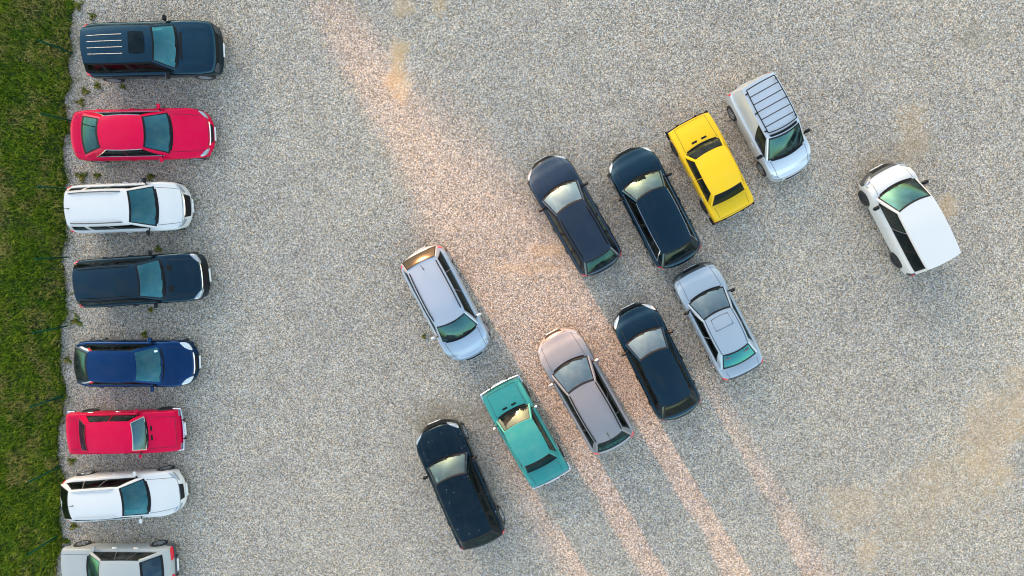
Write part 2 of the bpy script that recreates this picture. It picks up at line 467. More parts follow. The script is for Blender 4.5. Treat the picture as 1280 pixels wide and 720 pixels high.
    rgt = o.get('rgt', .86); rgv = o.get('rgv', (.08, .92))
    ts3 = sorted(set([round(x, 5) for x in np.linspace(-1, 1, 17).tolist()]+[-rgt, rgt])); vs3 = ux([rgv], 6)
    norear = o.get('norear', False)
    mb.grid([[rear(t, v) for v in vs3] for t in ts3], 0, (lambda i, j: abs(ts3[i]+ts3[i+1])/2 < rgt and rgv[0] < (vs3[j]+vs3[j+1])/2 < rgv[1]) if not norear else None)
    mb.grid([[roof(u, t) for t in np.linspace(-1, 1, 25)] for u in np.linspace(0, 1, 22)], 0)
    # seams, as dark ribbons in the body mesh
    def seam(f, pts_, wd=.012, off=.002):
        P = []
        for k in range(len(pts_)-1):
            for i in range(8 if k < len(pts_)-2 else 9):
                s = i/8; P.append((lerp(pts_[k][0], pts_[k+1][0], s), lerp(pts_[k][1], pts_[k+1][1], s)))
        L3 = [fnormal(f, a, b, CEN) for a, b in P]; l = []; r = []
        for i, (p, nn) in enumerate(L3):
            tg = L3[min(i+1, len(L3)-1)][0]-L3[max(i-1, 0)][0]
            sdv = tg.cross(nn)
            if sdv.length < 1e-9: sdv = Vector((0,1,0))
            sdv.normalize(); l.append(p+nn*off+sdv*wd/2); r.append(p+nn*off-sdv*wd/2)
        mb.grid([l, r], 1)
    hx0 = xF-o.get('hoodfront', .13 if not classic else .08); hq = .43
    tf = lambda q: (q/.5)
    hood_rear = lambda q: xc+.05-bb*tf(q)**2
    seam(body, [(hx0, -hq), (hx0, 0), (hx0, hq)], .014)
    for sg in (1, -1): seam(body, [(hx0, sg*hq), (lerp(hx0, xc, .5), sg*hq), (hood_rear(hq), sg*hq)], .013)
    if notch:
        bx1 = xrb-.06; bx0 = xR+.10
        seam(body, [(bx0, -.42), (bx0, 0), (bx0, .42)], .014)
        for sg in (1, -1): seam(body, [(bx0, sg*.42), (bx1, sg*.42)], .012)
    bodyo = mb.build('body', [pnt, GAP], root)
    # bonnet panel as its own plate
    hb = MB()
    def hwarp(a, b, s, t): return (a-bb*tf(b)**2*t, b)
    panel(hb, body, [(hx0-.012, -hq+.012), (hx0-.012, hq-.012), (xc+.05, hq-.012), (xc+.05, -hq+.012)], 20, 12, .004, 0, hwarp)
    bonnet = hb.build('bonnet', o.get('hoodmat', pnt), root)
    if notch:
        bm_ = MB(); panel(bm_, body, [(bx1-.01, -.405), (bx1-.01, .405), (bx0+.012, .405), (bx0+.012, -.405)], 16, 8, .004)
        bm_.build('boot_lid', pnt, root)
    # cowl grille under the windscreen
    cg = MB(); panel(cg, body, [(xc+.045, -.40), (xc+.045, .40), (xc-.03, .40), (xc-.03, -.40)], 16, 3, .005, 0, lambda a, b, s, t: (a-bb*tf(b)**2, b))
    cg.build('cowl', TRIM, root)
    # --- glass
    def glasspart(nm, f, a0, a1, b0, b1, gm, parent, wa, wb, off=.0015, sealm=TRIM):
        g = MB(); panel(g, f, [(a0-.004, b0-.004), (a1+.004, b0-.004), (a1+.004, b1+.004), (a0-.004, b1+.004)], 14, 10, off, skirt=False)
        go = g.build(nm, gm, parent)
        r = MB(); ringframe(r, f, a0, a1, b0, b1, wa, wb, .0045); r.build('seal', sealm, go)
        return go
    SEAL = CHROME if o.get('chromeseal') else TRIM
    glasspart('windscreen', wind, -wt, wt, wv[0], wv[1], o.get('wglass', G_WIND), root, .020 if classic else .035, .025 if classic else .05, sealm=o.get('wseal', TRIM))
    if not norear:
        glasspart('rear_window', rear, -rgt, rgt, rgv[0], rgv[1], o.get('rglass', G_REAR), root, .04, .07, sealm=o.get('rseal', TRIM))
    # --- doors with windows
    doorx = lambda u: lerp(Bws(1).x, Brg(1).x, u)
    for sd in (1, -1):
        fs = lambda u, v, sd=sd: side(u, v, sd)
        nd = o.get('doors', 2)
        for k, (a, b) in enumerate(wins):
            if k < nd:
                x0 = doorx(a-.02)+(.12 if k == 0 else 0); x1 = doorx(b+.02)
                x1 = max(x1, xw2+ra*.55) if k == nd-1 and x1 < xw2+ra else x1
                db = MB()
                panel(db, body, [(x0, sd*.575), (x1+.012, sd*.575), (x1+.012, sd*.93), (x0, sd*.93)], 10, 8, .004)
                door = db.build('door', pnt, root)
                hm = MB(); p, nn = fnormal(body, x1+.14, sd*.66, CEN)
                hm.box(p+nn*.016, (.20, .03, .035), 0, .01)
                hm.build('door_handle', o.get('handle', pnt if not classic else CHROME), door)
                par = door
            else: par = root
            if o.get('panelvan') and k > 0: continue
            gm = o.get('sglass', G_SIDE) if k == 0 or not o.get('dark_rear') else G_DARK
            go = glasspart('window', fs, a, b, v0, v1, gm, par, .012, .05)
        if o.get('winline'):
            wl_ = MB()
            for va in (v0-.06, v1+.05):
                wl_.tube([fnormal(fs, u, va, CEN)[0]+fnormal(fs, u, va, CEN)[1]*.004 for u in np.linspace(wins[0][0]-.02, wins[-1][1]+.02, 24)], .011, 0, 6)
            for ua in (wins[-1][1]+.02,):
                wl_.tube([fnormal(fs, ua, v, CEN)[0]+fnormal(fs, ua, v, CEN)[1]*.004 for v in np.linspace(v0-.06, v1+.05, 8)], .011, 0, 6)
            wl_.build('window_trim', CHROME, root)
    # --- underbody, interior
    ub = MB(); ub.box((0, 0, .32), (L-1.1, W*.70, .20), 0, .02); ub.box((lerp(xc, xF, .36), 0, .50), (max(.3, (xF-xc)*.60), W*.58, .24), 0, .02)
    ub.box((xR+.55, 0, .5), (.6, W*.60, .26), 0, .02)
    ub.build('underbody', GAP, root)
    zs0 = .50 if typ in ('suv', 'van') else .40
    seatm = o.get('seatm', SEATM)
    fl = MB(); fl.box(((xc+xrb)/2-.1, 0, zs0-.05), (xc-xrb-.25, W*.80, .06), 0); fl.build('cabin_floor', SEATM, root)
    da = MB(); 
    rowsd = []
    for y in np.linspace(-ybf*.93, ybf*.93, 11):
        t = y/ybf; xf_ = xc-bb*t*t-.03
        zt_ = topz(xf_, y)-.03
        rowsd.append([(xf_, y, zt_-.25), (xf_, y, zt_), (xf_-.38, y, zt_+.015), (xf_-.50, y, zt_-.05), (xf_-.55, y, zt_-.35)])
    da.grid(rowsd, 0); da.build('dashboard', DASH, root)
    if notch:
        ps = MB(); ps.box((xrb+.34, 0, zd-.10), (.52, W*.70, .05), 0, .015); ps.build('parcel_shelf', TRIM, root)
    sw = MB(); cx_ = xc-bb*.3-.68
    sw.tube([Vector((cx_+.06*math.cos(a)*.9, .36*W/1.75+.18*math.sin(a), zs0+.42+.16*math.cos(a))) for a in np.linspace(0, 2*math.pi, 25)], .015, 0, 6, False)
    sw.build('steering_wheel', TRIM, root)
    def seat(x, y, wd, heads):
        s = MB(); s.box((x, y, zs0+.10), (.50, wd, .16), 0, .05)
        M = Matrix.Rotation(R(-14), 3, 'Y'); s.box((x-.30, y, zs0+.42), (.14, wd, .58), 0, .05, M)
        for hy in heads: s.box((x-.38, y+hy, zs0+.78), (.10, .26, .17), 0, .04, M)
        s.build('seat', seatm, root)
    xs_ = min(xc-1.25, xwt+.1)
    seat(xs_, .36*W/1.75, .50, (0,)); seat(xs_, -.36*W/1.75, .50, (0,))
    if not o.get('panelvan') and xs_-.55 > xrb+.55: seat(max(xs_-.85, xrb+.78), 0, W*.68, (-.35, .35) if not classic else ())
    # --- lamps, bumpers, grille, plates
    if classic:
        for (nm, xe, sg, bw) in (('bumper', xF, 1, bowf), ('bumper', xR, -1, bowr)):
            bm_ = MB(); pth = []
            for y in np.linspace(-hw*.99, hw*.99, 15): pth.append((xe+sg*(o.get('bumpoff', .06)-(.05 if bw else 0)*(y/hw)**2), y, .46))
            rws = []
            for dz, dx in ((-.06, 0), (-.045, .02), (0, .028), (.045, .02), (.06, 0), (.05, -.03)): rws.append([(p[0]+sg*dx, p[1], p[2]+dz) for p in pth])
            bm_.grid(rws, 0)
            for sy in (-1, 1):
                bm_.tube([(xe+sg*.01, sy*hw*.98, .46), (xe-sg*.30, sy*(hw*.98+.02), .46)], .045, 0, 8)
                bm_.box((xe+sg*(o.get('bumpoff', .06)+.02), sy*hw*.45, .46), (.04, .05, .16), 1, .01)
            bm_.build(nm, [o.get('bumpm', CHROME), TRIM], root)
    else:
        bmm = o.get('bumpm', None)
        if bmm:
            for xe, sg in ((xF, 1), (xR, -1)):
                b_ = MB(); panel(b_, body, [(xe-sg*.004, -.97), (xe-sg*.004, .97), (xe-sg*.16, .80), (xe-sg*.16, -.80)], 30, 8, .008)
                b_.build('bumper', bmm, root)
        gr = MB(); gx = o.get('grillex', (.015, .075)); gq = o.get('grilleq', .24)
        panel(gr, body, [(xF-gx[0], -gq), (xF-gx[0], gq), (xF-gx[1], gq*1.1), (xF-gx[1], -gq*1.1)], 14, 5, .008)
        gro = gr.build('grille', TRIM, root)
        if o.get('grillebar'):
            g2 = MB(); panel(g2, body, [(xF-gx[1]-.005, -gq*1.25), (xF-gx[1]-.005, gq*1.25), (xF-gx[1]-.026, gq*1.3), (xF-gx[1]-.026, -gq*1.3)], 14, 3, .012); g2.build('chrome_strip', CHROME, gro)
    for sd in (1, -1):
        hl = MB()
        hq4 = o.get('headq', [(.05, .33), (.20, .41), (.40, .57), (.08, .60)] if not classic else [(.004, .40), (.03, .40), (.03, .70), (.004, .70)])
        panel(hl, body, [(xF-a, sd*b) for a, b in hq4], 8, 8, .008, rnd=.5)
        hl.build('headlight', o.get('headm', LENS), root)
        if not o.get('notail'):
            tl = MB()
            tq4 = o.get('tailq', [(.035, .46), (.22, .53), (.24, .68), (.03, .68)] if not classic else [(.004, .45), (.03, .45), (.03, .72), (.004, .72)])
            panel(tl, body, [(xR+a, sd*b) for a, b in tq4], 8, 8, .009, rnd=.4)
            tl.build('taillight', RED, root)
    for xe, sg in ((xF, 1), (xR, -1)):
        pl = MB(); pl.box((xe+sg*(.010 if not classic else o.get('bumpoff', .06)+.035), 0, .42), (.016, .50, .11), 0, .004)
        pl.build('number_plate', PLATE, root)
    # --- wheels
    tm, rm = wheels_for(rw, tw, o.get('rims', 'alloy'))
    for xw in (xw1, xw2):
        for sd in (1, -1):
            w_ = bpy.data.objects.new('wheel', tm.copy() if False else None); COL.objects.link(w_); w_.parent = root
            w_.location = (xw, sd*(wpl(xw)-tw*.52), rw); w_.rotation_euler = (0, random.uniform(0, 6), 0 if sd > 0 else math.pi)
            if sd < 0: w_.rotation_euler = (0, random.uniform(0, 6), math.pi)
            for nm, me in (('tyre', tm), ('rim', rm)):
                c_ = bpy.data.objects.new(nm, me); COL.objects.link(c_); c_.parent = w_
    # --- mirrors, wipers
    for sd in (1, -1):
        if o.get('mirrors', 'both') == 'none': continue
        mm = MB(); a, b = side(.07, .06, sd), None
        p = a+Vector((.0, sd*.02, .03))
        mm.tube([p+Vector((.02,-sd*.04,-.03)), p+Vector((0, sd*.07, .01))], .022, 1, 6)
        ms = o.get('mirs', 1.)
        mm.box(p+Vector((-.02, sd*.15, .03)), (.11*ms, .20*ms, .14*ms), 0, .04)
        mo = mm.build('wing_mirror', [o.get('mirm', pnt), TRIM], root)
        mg = MB(); mg.box(p+Vector((-.02-.057*ms, sd*.15, .03)), (.004, .15*ms, .10*ms), 0); mg.build('mirror_glass', CHROME, mo)
    for t0 in ((.62, -.05), (-.02, -.68)):
        wp = MB(); pp = []
        for k in range(7):
            s = k/6; p, nn = fnormal(wind, lerp(t0[0], t0[1], s), .03+.07*s, CEN); pp.append(p+nn*.025)
        wp.tube(pp, .010, 0, 5); wp.build('wiper', TRIM, root)
    if o.get('antenna'):
        am = MB(); au = o['antenna']; p = roof(au, 0); am.tube([p+Vector((0,0,-.01)), p+Vector((-.05,0,.05)), p+Vector((-.22,0,.16))], [.022,.012,.004], 0, 6); am.build('antenna', TRIM, root)
    if o.get('rails'):
        ra_, rb_, rt_ = o.get('railuv', (.10, .94, .90))
        for sd in (1, -1):
            rl = MB(); pp = []
            for k, u in enumerate(np.linspace(ra_, rb_, 16)):
                p = roof(u, sd*rt_); hgt = .045*min(1, min(k, 15-k)/1.5); pp.append(p+Vector((0, 0, hgt)))
            rl.tube(pp, .020, 0, 8); rl.build('roof_rail', o['rails'], root)
    api = dict(root=root, body=body, roof=roof, side=side, wind=wind, rear=rear, xF=xF, xR=xR, xc=xc, xrb=xrb, xrt=xrt, xwt=xwt, W=W, H=H, body_obj=bodyo, bonnet=bonnet, bb=bb)
    if classic:
        for sg in (() if o.get('novents') else (1, -1)):
            hv = MB(); panel(hv, body, [(xc+.20, sg*.06), (xc+.20, sg*.20), (xc+.13, sg*.20), (xc+.13, sg*.06)], 6, 3, .010); hv.build('bonnet_vent', TRIM, root)
        # drip rails along the roof
        dr = MB()
        for sd in (1, -1): dr.tube([roof(u, sd*1.0)+Vector((0, sd*.008, -.004)) for u in np.linspace(0, 1, 14)], .011, 0, 6)
        dr.build('drip_rail', o.get('dripm', pnt), root)
    return api

# ------------------------------------------------------------------ paints
P_NAVY = paint('navy_paint', (.009,.038,.060), .85, .28, dust=.02, coat=.5)
P_BLUE = paint('deep_blue_paint', (.003,.034,.108), .8, .28, dust=.015, coat=.5)
P_BLACK = paint('blue_black_paint', (.005,.026,.042), .85, .18, dust=.012, coat=.8)
P_BLACK2 = paint('black_paint', (.003,.010,.02), .1, dust=.015)
P_DUSTY = paint('dusty_black_paint', (.005,.018,.028), .85, .26, dust=.03, coat=.5, speck=True)
P_RED = paint('crimson_paint', (.62,.0,.044), 0., dust=.015, coat=.4)
P_RED2 = paint('old_red_paint', (.58,.0,.042), 0., .42, dust=.02, coat=.35)
P_WHITE = paint('white_paint', (.62,.59,.565), 0., dust=.06)
P_CREAM = paint('aged_white_paint', (.36,.365,.35), 0., .45, dust=.15, coat=.5)
P_SILVER = paint('silver_blue_paint', (.37,.42,.48), .4, .35)
P_SILV2 = paint('pale_silver_paint', (.37,.41,.45), .4, .35)
P_SILV3 = paint('silver_paint', (.60,.61,.63), .4, .35)
P_TAUPE = paint('grey_mauve_paint', (.235,.235,.245), .4, .35)
P_YELLOW = paint('yellow_paint', (.86,.50,.014), 0., .42, dust=.06, coat=.6)
P_TEAL = paint('turquoise_paint', (.036,.245,.22), 0., .42, dust=.10, coat=.6)
P_GREY = paint('dark_grey_paint', (.038,.052,.072), .9, .26, dust=.03, coat=.6)

ROW = 'cars parked along the grass edge'
MIDG = 'cars parked in slanted rows on the open gravel'

# 1 dark blue boxy SUV
a = build_car('parked_suv', 'dark blue boxy four-wheel drive with bright roof strips, nearest the top of the grass edge', 'suv', ROW, 'suv',
  dict(F=(278.5,61.4), C=(222,58), T=(190,55.5), Q=(100,57), R=(98.5,60)), P_NAVY, H=1.70, W=1.94, zR=1.2, yr=.64, bowf=.14, wins=((.05,.40),(.43,.72),(.75,.96)), dark_rear=True,
  mirm=TRIM, bumpm=P_NAVY, grilleq=.34, headm=PLAST, headq=[(.02,.36),(.06,.36),(.10,.62),(.03,.62)], seatm=SEATM, zn=.98, sglass=G_DARK, rims='alloy', mirs=1.1)
for t in (-.52, -.18, .16, .50):
    s = MB(); s.tube([a['roof'](u, t)+Vector((0,0,.012)) for u in np.linspace(.40, .90, 12)], .011, 0, 8); s.build('roof_strip', ALU, a['root'])
s = MB(); panel(s, a['roof'], [(.10,-.56),(.32,-.56),(.32,.66),(.10,.66)], 6, 8, .006, rnd=.2); s.build('sunroof', G_DARK, a['root'])
s = MB(); panel(s, a['body'], [(a['xc']+.16,-.26),(a['xc']+.16,.30),(a['xc']+.06,.30),(a['xc']+.06,-.26)], 10, 3, .012); s.build('cowl_vent', TRIM, a['root'])
# 2 red sedan
a = build_car('parked_sedan', 'crimson red modern sedan with rounded nose at the grass edge', 'sedan', ROW, 'sedan',
  dict(F=(267.5,166), C=(215,166), T=(179.5,166.5), Q=(122,167), B=(101,168), R=(86,169)), P_RED, W=1.84, yr=.60, zR=.9,
  wins=((.07,.47),(.50,.86)), winline=True, sglass=G_DARK, grillebar=True, headq=[(.06,.38),(.22,.45),(.40,.58),(.08,.58)])
# 3 white SUV
a = build_car('parked_suv', 'white compact SUV with black roof rails and black mirrors beside the grass', 'suv', ROW, 'suv',
  dict(F=(239.3,257.5), C=(197,257), T=(161,258.5), Q=(80,261), R=(78.5,262)), P_WHITE, W=1.80, H=1.63, zR=1.2, rails=PLAST, mirm=TRIM,
  wins=((.05,.37),(.41,.68),(.76,.93)), sglass=G_DARK, dark_rear=True, bowf=.22, wf=(.78,.9,.97,1.), antenna=.92, grilleq=.30, grillebar=True, yr=.62, sv=(.16,.78), headq=[(.04,.36),(.13,.42),(.30,.58),(.06,.58)])
# 4 black SUV
a = build_car('parked_suv', 'blue-black SUV with twin bonnet scoops, parked between white SUV and blue hatchback', 'suv', ROW, 'suv',
  dict(F=(261,345), C=(205,347.5), T=(172,350.5), Q=(91,356.5), R=(88.5,357)), P_BLACK, W=1.84, H=1.66, zR=1.2, rails=TRIM, mirm=TRIM, sglass=G_DARK, dark_rear=True,
  wins=((.05,.38),(.41,.68),(.71,.95)), bowf=.20, grilleq=.28, grillebar=True, headm=LENS, yr=.62)
for sg in (1, -1):
    s = MB(); panel(s, a['body'], [(a['xc']+.32, sg*.16), (a['xc']+.30, sg*.32), (a['xc']+.12, sg*.30), (a['xc']+.14, sg*.18)], 6, 6, .022, rnd=.6); s.build('bonnet_scoop', TRIM, a['root'])
# 5 blue hatchback
a = build_car('parked_hatchback', 'deep blue hatchback with white tail lamp strips behind its roof, facing away from grass', 'hatchback', ROW, 'hatch',
  dict(F=(248.5,454.8), C=(204,455), T=(167.5,456.5), Q=(108,457.5), B=(92,457), R=(88.5,456.5)), P_BLUE, W=1.78, zR=1.0, sglass=G_DARK, dark_rear=True,
  grillebar=True, headm=LENSW, headq=[(.07,.36),(.34,.42),(.52,.57),(.10,.58)], wins=((.06,.46),(.50,.88)), notail=True, bowr=.22, wseal=P_BLUE)
for sd in (1, -1):
    f = lambda u, v, sd=sd: a['side'](u, v, sd)
    s = MB(); panel(s, f, [(.955,.30),(.995,.30),(.995,.98),(.955,.98)], 3, 10, .012); o_ = s.build('taillight', LENSW, a['root'])
    s = MB(); panel(s, f, [(.90,.70),(.953,.70),(.953,.98),(.90,.98)], 3, 6, .012); s.build('red_lens', RED, o_)
s = MB(); panel(s, a['wind'], [(.66,.12),(.76,.12),(.76,.24),(.66,.24)], 2, 2, .004); s.build('parking_card', PLATE, a['root'])
# 6 red classic
build_car('classic_sedan', 'old bright red boxy sedan with chrome bumper, parked by the grass', 'sedan', ROW, 'classic',
  dict(F=(227.5,538.5), C=(184,541), T=(164.5,544), Q=(105.5,546.5), B=(99,545.5), R=(79,543.5)), P_RED2, W=1.62, chromeseal=True, wseal=ALU, rseal=ALU, wglass=G_BLUE, rims='steel',
  wins=((.06,.45),(.49,.88)), mirm=P_RED2, mirs=.8, yr=.585, rgv=(.02,.98), sglass=G_SIDE)
# 7 white wagon
a = build_car('parked_estate_car', 'white estate car with dark tailgate glass, between red boxy sedan and aged white hatchback', 'estate car', ROW, 'hatch',
  dict(F=(232,612), C=(187,621.5), T=(152,628), Q=(85,631.5), B=(75,630), R=(73,628)), P_WHITE, W=1.76, H=1.50, zR=1.05, rails=P_SILVER, sglass=G_DARK, dark_rear=True, rglass=G_DARK,
  wins=((.05,.40),(.43,.69),(.72,.92)), antenna=.90, grilleq=.22, grillex=(.03,.12), rgt=.93)
# 8 aged white hatchback, nose to the grass
a = build_car('old_hatchback', 'aged white angular hatchback with blue rear glass, nose to the grass, cut by bottom edge', 'hatchback', ROW, 'classic',
  dict(F=(80,708), C=(109.5,713), T=(124,718), Q=(175,719), B=(205,714), R=(217.5,709)), P_CREAM, novents=True, bumpoff=.03, W=1.66, H=1.38, zd=.92, zR=.6, rglass=G_BLUE, bumpm=PLAST, rims='alloy',
  wins=((.05,.36),(.39,.66),(.69,.94)), yr=.60, bowf=.10, sglass=G_SIDE, rgt=.84, tailq=[(.004,.20),(.035,.20),(.035,.76),(.004,.76)], dripm=TRIM)
# 9 silver-blue estate
a = build_car('parked_estate_car', 'silver-blue estate car with dark roof rails standing alone, facing the bottom of the lot', 'estate car', MIDG, 'hatch',
  dict(F=(592,448), C=(579,420.5), T=(565.5,401.5), Q=(526.5,327), B=(521.5,317), R=(519.5,313.5)), P_SILVER, wglass=G_DEEP, W=1.80, H=1.60, zR=.95, rails=TRIM, yr=.62, bowf=.30, bowr=.22,
  wins=((.05,.38),(.41,.68),(.71,.93)), sglass=G_DARK, dark_rear=True, rglass=glass_mat('smoked_glint_glass', (.05,.06,.06), gloss=(1.,.86,.62), ior=3.2, dust=.01, rough=.22), antenna=.88, rbul=1.9, rgt=.92, rgv=(.05,.95), zc=1.02, zb=1.0, zd=1.05)  # gold reflection tint on the dark rear glass paints in the sun glint
# 10 dark grey estate
a = build_car('parked_estate_car', 'dark grey-blue estate car with roof rails and pale sky reflected in its windscreen', 'estate car', MIDG, 'hatch',
  dict(F=(674.5,200), C=(698.5,232), T=(711.5,257), Q=(748.5,320), B=(754,334), R=(757,339)), P_GREY, wglass=G_SKY, W=1.75, H=1.46, zR=.8, rails=TRIM, bowf=.29, bowr=.2,
  wins=((.05,.39),(.42,.68),(.71,.92)), sglass=G_SIDE, mirm=TRIM)
# 11 black estate with bright trim
a = build_car('parked_estate_car', 'black estate car with bright chrome window surround, beside the yellow sedan', 'estate car', MIDG, 'hatch',
  dict(F=(779,189), C=(801,219.5), T=(812.5,240), Q=(846,311), B=(852.5,324), R=(855,330.5)), P_BLACK, wglass=G_PALE, W=1.83, H=1.50, zR=.85, winline=True, bowf=.29, bowr=.24,
  wins=((.06,.42),(.45,.72),(.75,.90)), sglass=G_DARK, dark_rear=True, rglass=G_DARK, mirm=TRIM, headm=LENSW, headq=[(.06,.42),(.24,.47),(.44,.58),(.09,.58)])
# 12 yellow classic
build_car('classic_sedan', 'bright yellow boxy old sedan with two black bonnet vents', 'sedan', MIDG, 'classic',
  dict(F=(859,151), C=(876.5,180), T=(884,190.5), Q=(909.5,237), B=(913.5,247.5), R=(920.5,268)), P_YELLOW, W=1.63, bumpm=TRIM, bumpoff=.0, rims='steel', yr=.59, wglass=G_SIDE, rglass=G_DARK,
  wins=((.05,.45),(.49,.90)), sglass=G_SIDE, mirrors='none', seatm=SEATM)
# 13 silver van with roof rack
a = build_car('parked_van', 'silver panel van carrying a dark bar roof rack, facing the bottom of the lot', 'van', MIDG, 'van',
  dict(F=(993,220), C=(985.5,192.5), T=(979,167), Q=(944.5,101), R=(942.5,97)), P_SILV3, wglass=G_DEEP, W=1.70, zR=1.3, panelvan=True, wins=((.05,.30),(.34,.62)), doors=1, norear=True, mirm=TRIM, bumpm=None,
  sglass=G_SIDE, rims='alloy', yr=.63, mirs=1.1, tailq=[(.02,.48),(.10,.54),(.10,.66),(.02,.66)])
rk = MB()
for sd in (1, -1):
    rk.tube([a['roof'](u, sd*.86)+Vector((0,0,.10)) for u in np.linspace(.10,.94,10)], .019, 0, 8)
    for u in (.14,.5,.88): rk.tube([a['roof'](u, sd*.93), a['roof'](u, sd*.86)+Vector((0,0,.10))], .030, 0, 6)
for u in (.10,.94): rk.tube([a['roof'](u, t)*1+Vector((0,0,.10+.03*(t*t-.74))) for t in np.linspace(-.86,.86,9)], .019, 0, 8)
rko = rk.build('roof_rack', TRIM, a['root'])
for u in np.linspace(.24,.80,5):
    c = MB(); c.tube([Vector((a['roof'](u,0).x, y, a['H']+.075)) for y in (-.86*.62,.86*.62)], .016, 0, 8); c.build('crossbar', TRIM, rko)
s = MB(); panel(s, a['roof'], [(.02,-.8),(.06,-.8),(.06,.8),(.02,.8)], 3, 8, .05); s.build('wind_deflector', TRIM, rko)
# 14 white van
a = build_car('parked_van', 'white van with grey plastic front bumper and black side glass, far right of the lot', 'van', MIDG, 'van',
  dict(F=(1096.5,209.5), C=(1120.5,230), T=(1141.5,253.5), Q=(1178.5,329.5), R=(1180,333)), P_WHITE, wglass=G_DEEP, W=1.72, zR=1.3, wins=((.04,.35),(.38,.66),(.68,.95)), norear=True, mirm=TRIM, bumpm=PLAST, sglass=G_SIDE, dark_rear=True,
  rims='steel', yr=.645, mirs=1.1, sv=(.12,.86), tailq=[(.02,.48),(.10,.54),(.10,.66),(.02,.66)])
# 15 silver sedan
a = build_car('parked_sedan', 'pale silver older sedan with green tinted rear glass and roof hatch outline', 'sedan', MIDG, 'sedan',
  dict(F=(861.5,335), C=(882,364.5), T=(896,390.5), Q=(919.5,438.5), B=(926,454.5), R=(933,469)), P_SILV2, wglass=G_SKY, W=1.72, H=1.40, zR=.85, yr=.58, bowf=.16, bowr=.12, wf=(.86,.93,.98,1.), bb=.14,
  wins=((.06,.46),(.50,.88)), sglass=G_DARK, rglass=glass_mat('green_rear_glass', (.05,.55,.50), gloss=(.2,.95,.95), ior=1.9), mirm=TRIM, bumpm=PLAST, zn=.76, rails=None)
s = MB(); panel(s, a['roof'], [(.10,-.55),(.38,-.55),(.38,.55),(.10,.55)], 6, 8, .006, rnd=.2); s.build('sunroof', P_SILV2, a['root'])
s = MB(); ringframe(s, a['roof'], .10, .38, -.55, .55, .012, .02, .004); s.build('sunroof_seal', PLAST, a['root'])
s = MB()
for sd in (1, -1): s.tube([a['roof'](u, sd*.90)+Vector((0,0,.004)) for u in np.linspace(.01,.99,14)], .010, 0, 6)
s.build('roof_moulding', TRIM, a['root'])
# 16 black hatchback
a = build_car('parked_hatchback', 'black hatchback with sunlit headlight, parked between grey-mauve estate and silver sedan', 'hatchback', MIDG, 'hatch',
  dict(F=(785.5,383), C=(801,416), T=(819,440), Q=(846.5,503), B=(852,515), R=(854.5,522.5)), P_BLACK, wglass=G_SKY, W=1.78, zR=.85, bowf=.30, bowr=.24, sglass=G_DARK, dark_rear=True, rglass=G_DARK, mirm=TRIM, headm=LENSW,
  headq=[(.05,.34),(.22,.42),(.46,.58),(.08,.59)], wins=((.06,.46),(.50,.86)))
# 17 grey-mauve estate
a = build_car('parked_estate_car', 'grey-mauve estate car with sunlit nose and roof rails, beside the turquoise sedan', 'estate car', MIDG, 'sedan',
  dict(F=(689.5,415.5), C=(709,452.5), T=(726.5,482), Q=(765,548), B=(769,558), R=(771,563)), P_TAUPE, wglass=G_SKY, W=1.82, H=1.49, zR=.85, rails=TRIM, bowf=.31, bowr=.18, antenna=.88, railuv=(.03,.97,.93),
  wins=((.05,.38),(.41,.68),(.71,.93)), sglass=G_DARK, winline=False, tailq=[(.012,.42),(.24,.46),(.30,.68),(.012,.70)])
# 18 turquoise classic
build_car('classic_sedan', 'turquoise boxy old sedan with sun glinting in its windscreen', 'sedan', MIDG, 'classic',
  dict(F=(623,482.5), C=(639.5,512.5), T=(647.5,529.5), Q=(672.5,575.5), B=(677.5,584), R=(690,603)), P_TEAL, W=1.62, rims='steel', yr=.59, wglass=G_SIDE, rglass=G_DARK, seatm=SEATB,
  wins=((.05,.45),(.49,.90)), sglass=G_SIDE, mirm=CHROME, mirs=.7, dripm=P_TEAL)
# 19 dusty black SUV
a = build_car('parked_suv', 'dusty black SUV with pale specks on its roof, lowest in the middle of the lot', 'suv', MIDG, 'suv',
  dict(F=(541,529), C=(556.5,572), T=(565.5,596.5), Q=(598,671), B=(603,681), R=(605,684)), P_DUSTY, wglass=G_PALE, W=1.90, H=1.62, zR=.95, mirm=TRIM, bowf=.28, bowr=.18, wf=(.82,.91,.97,1.), sglass=G_DARK, dark_rear=True, rglass=G_DARK,
  wins=((.05,.40),(.43,.70),(.73,.92)), zn=.86, zc=1.03, zb=1.0, zd=1.06, yr=.63, winline=False)

# ------------------------------------------------------------------ sun and shade geometry
SUN_ELEV = 7.0
sl = .60                                             # streak slope in the photograph dx/dy
A_, B_ = at(640, 200), at(640+sl*400, 600)
sd2 = (Vector((B_.x, B_.y))-Vector((A_.x, A_.y))).normalized()     # the way the light travels over the ground
perp = Vector((-sd2.y, sd2.x))                        # to the left of travel
TE = math.tan(R(SUN_ELEV))
def st(px, py):
    p = at(px, py); return (-Vector((p.x, p.y)).dot(perp), Vector((p.x, p.y)).dot(sd2))   # s grows to the right of travel

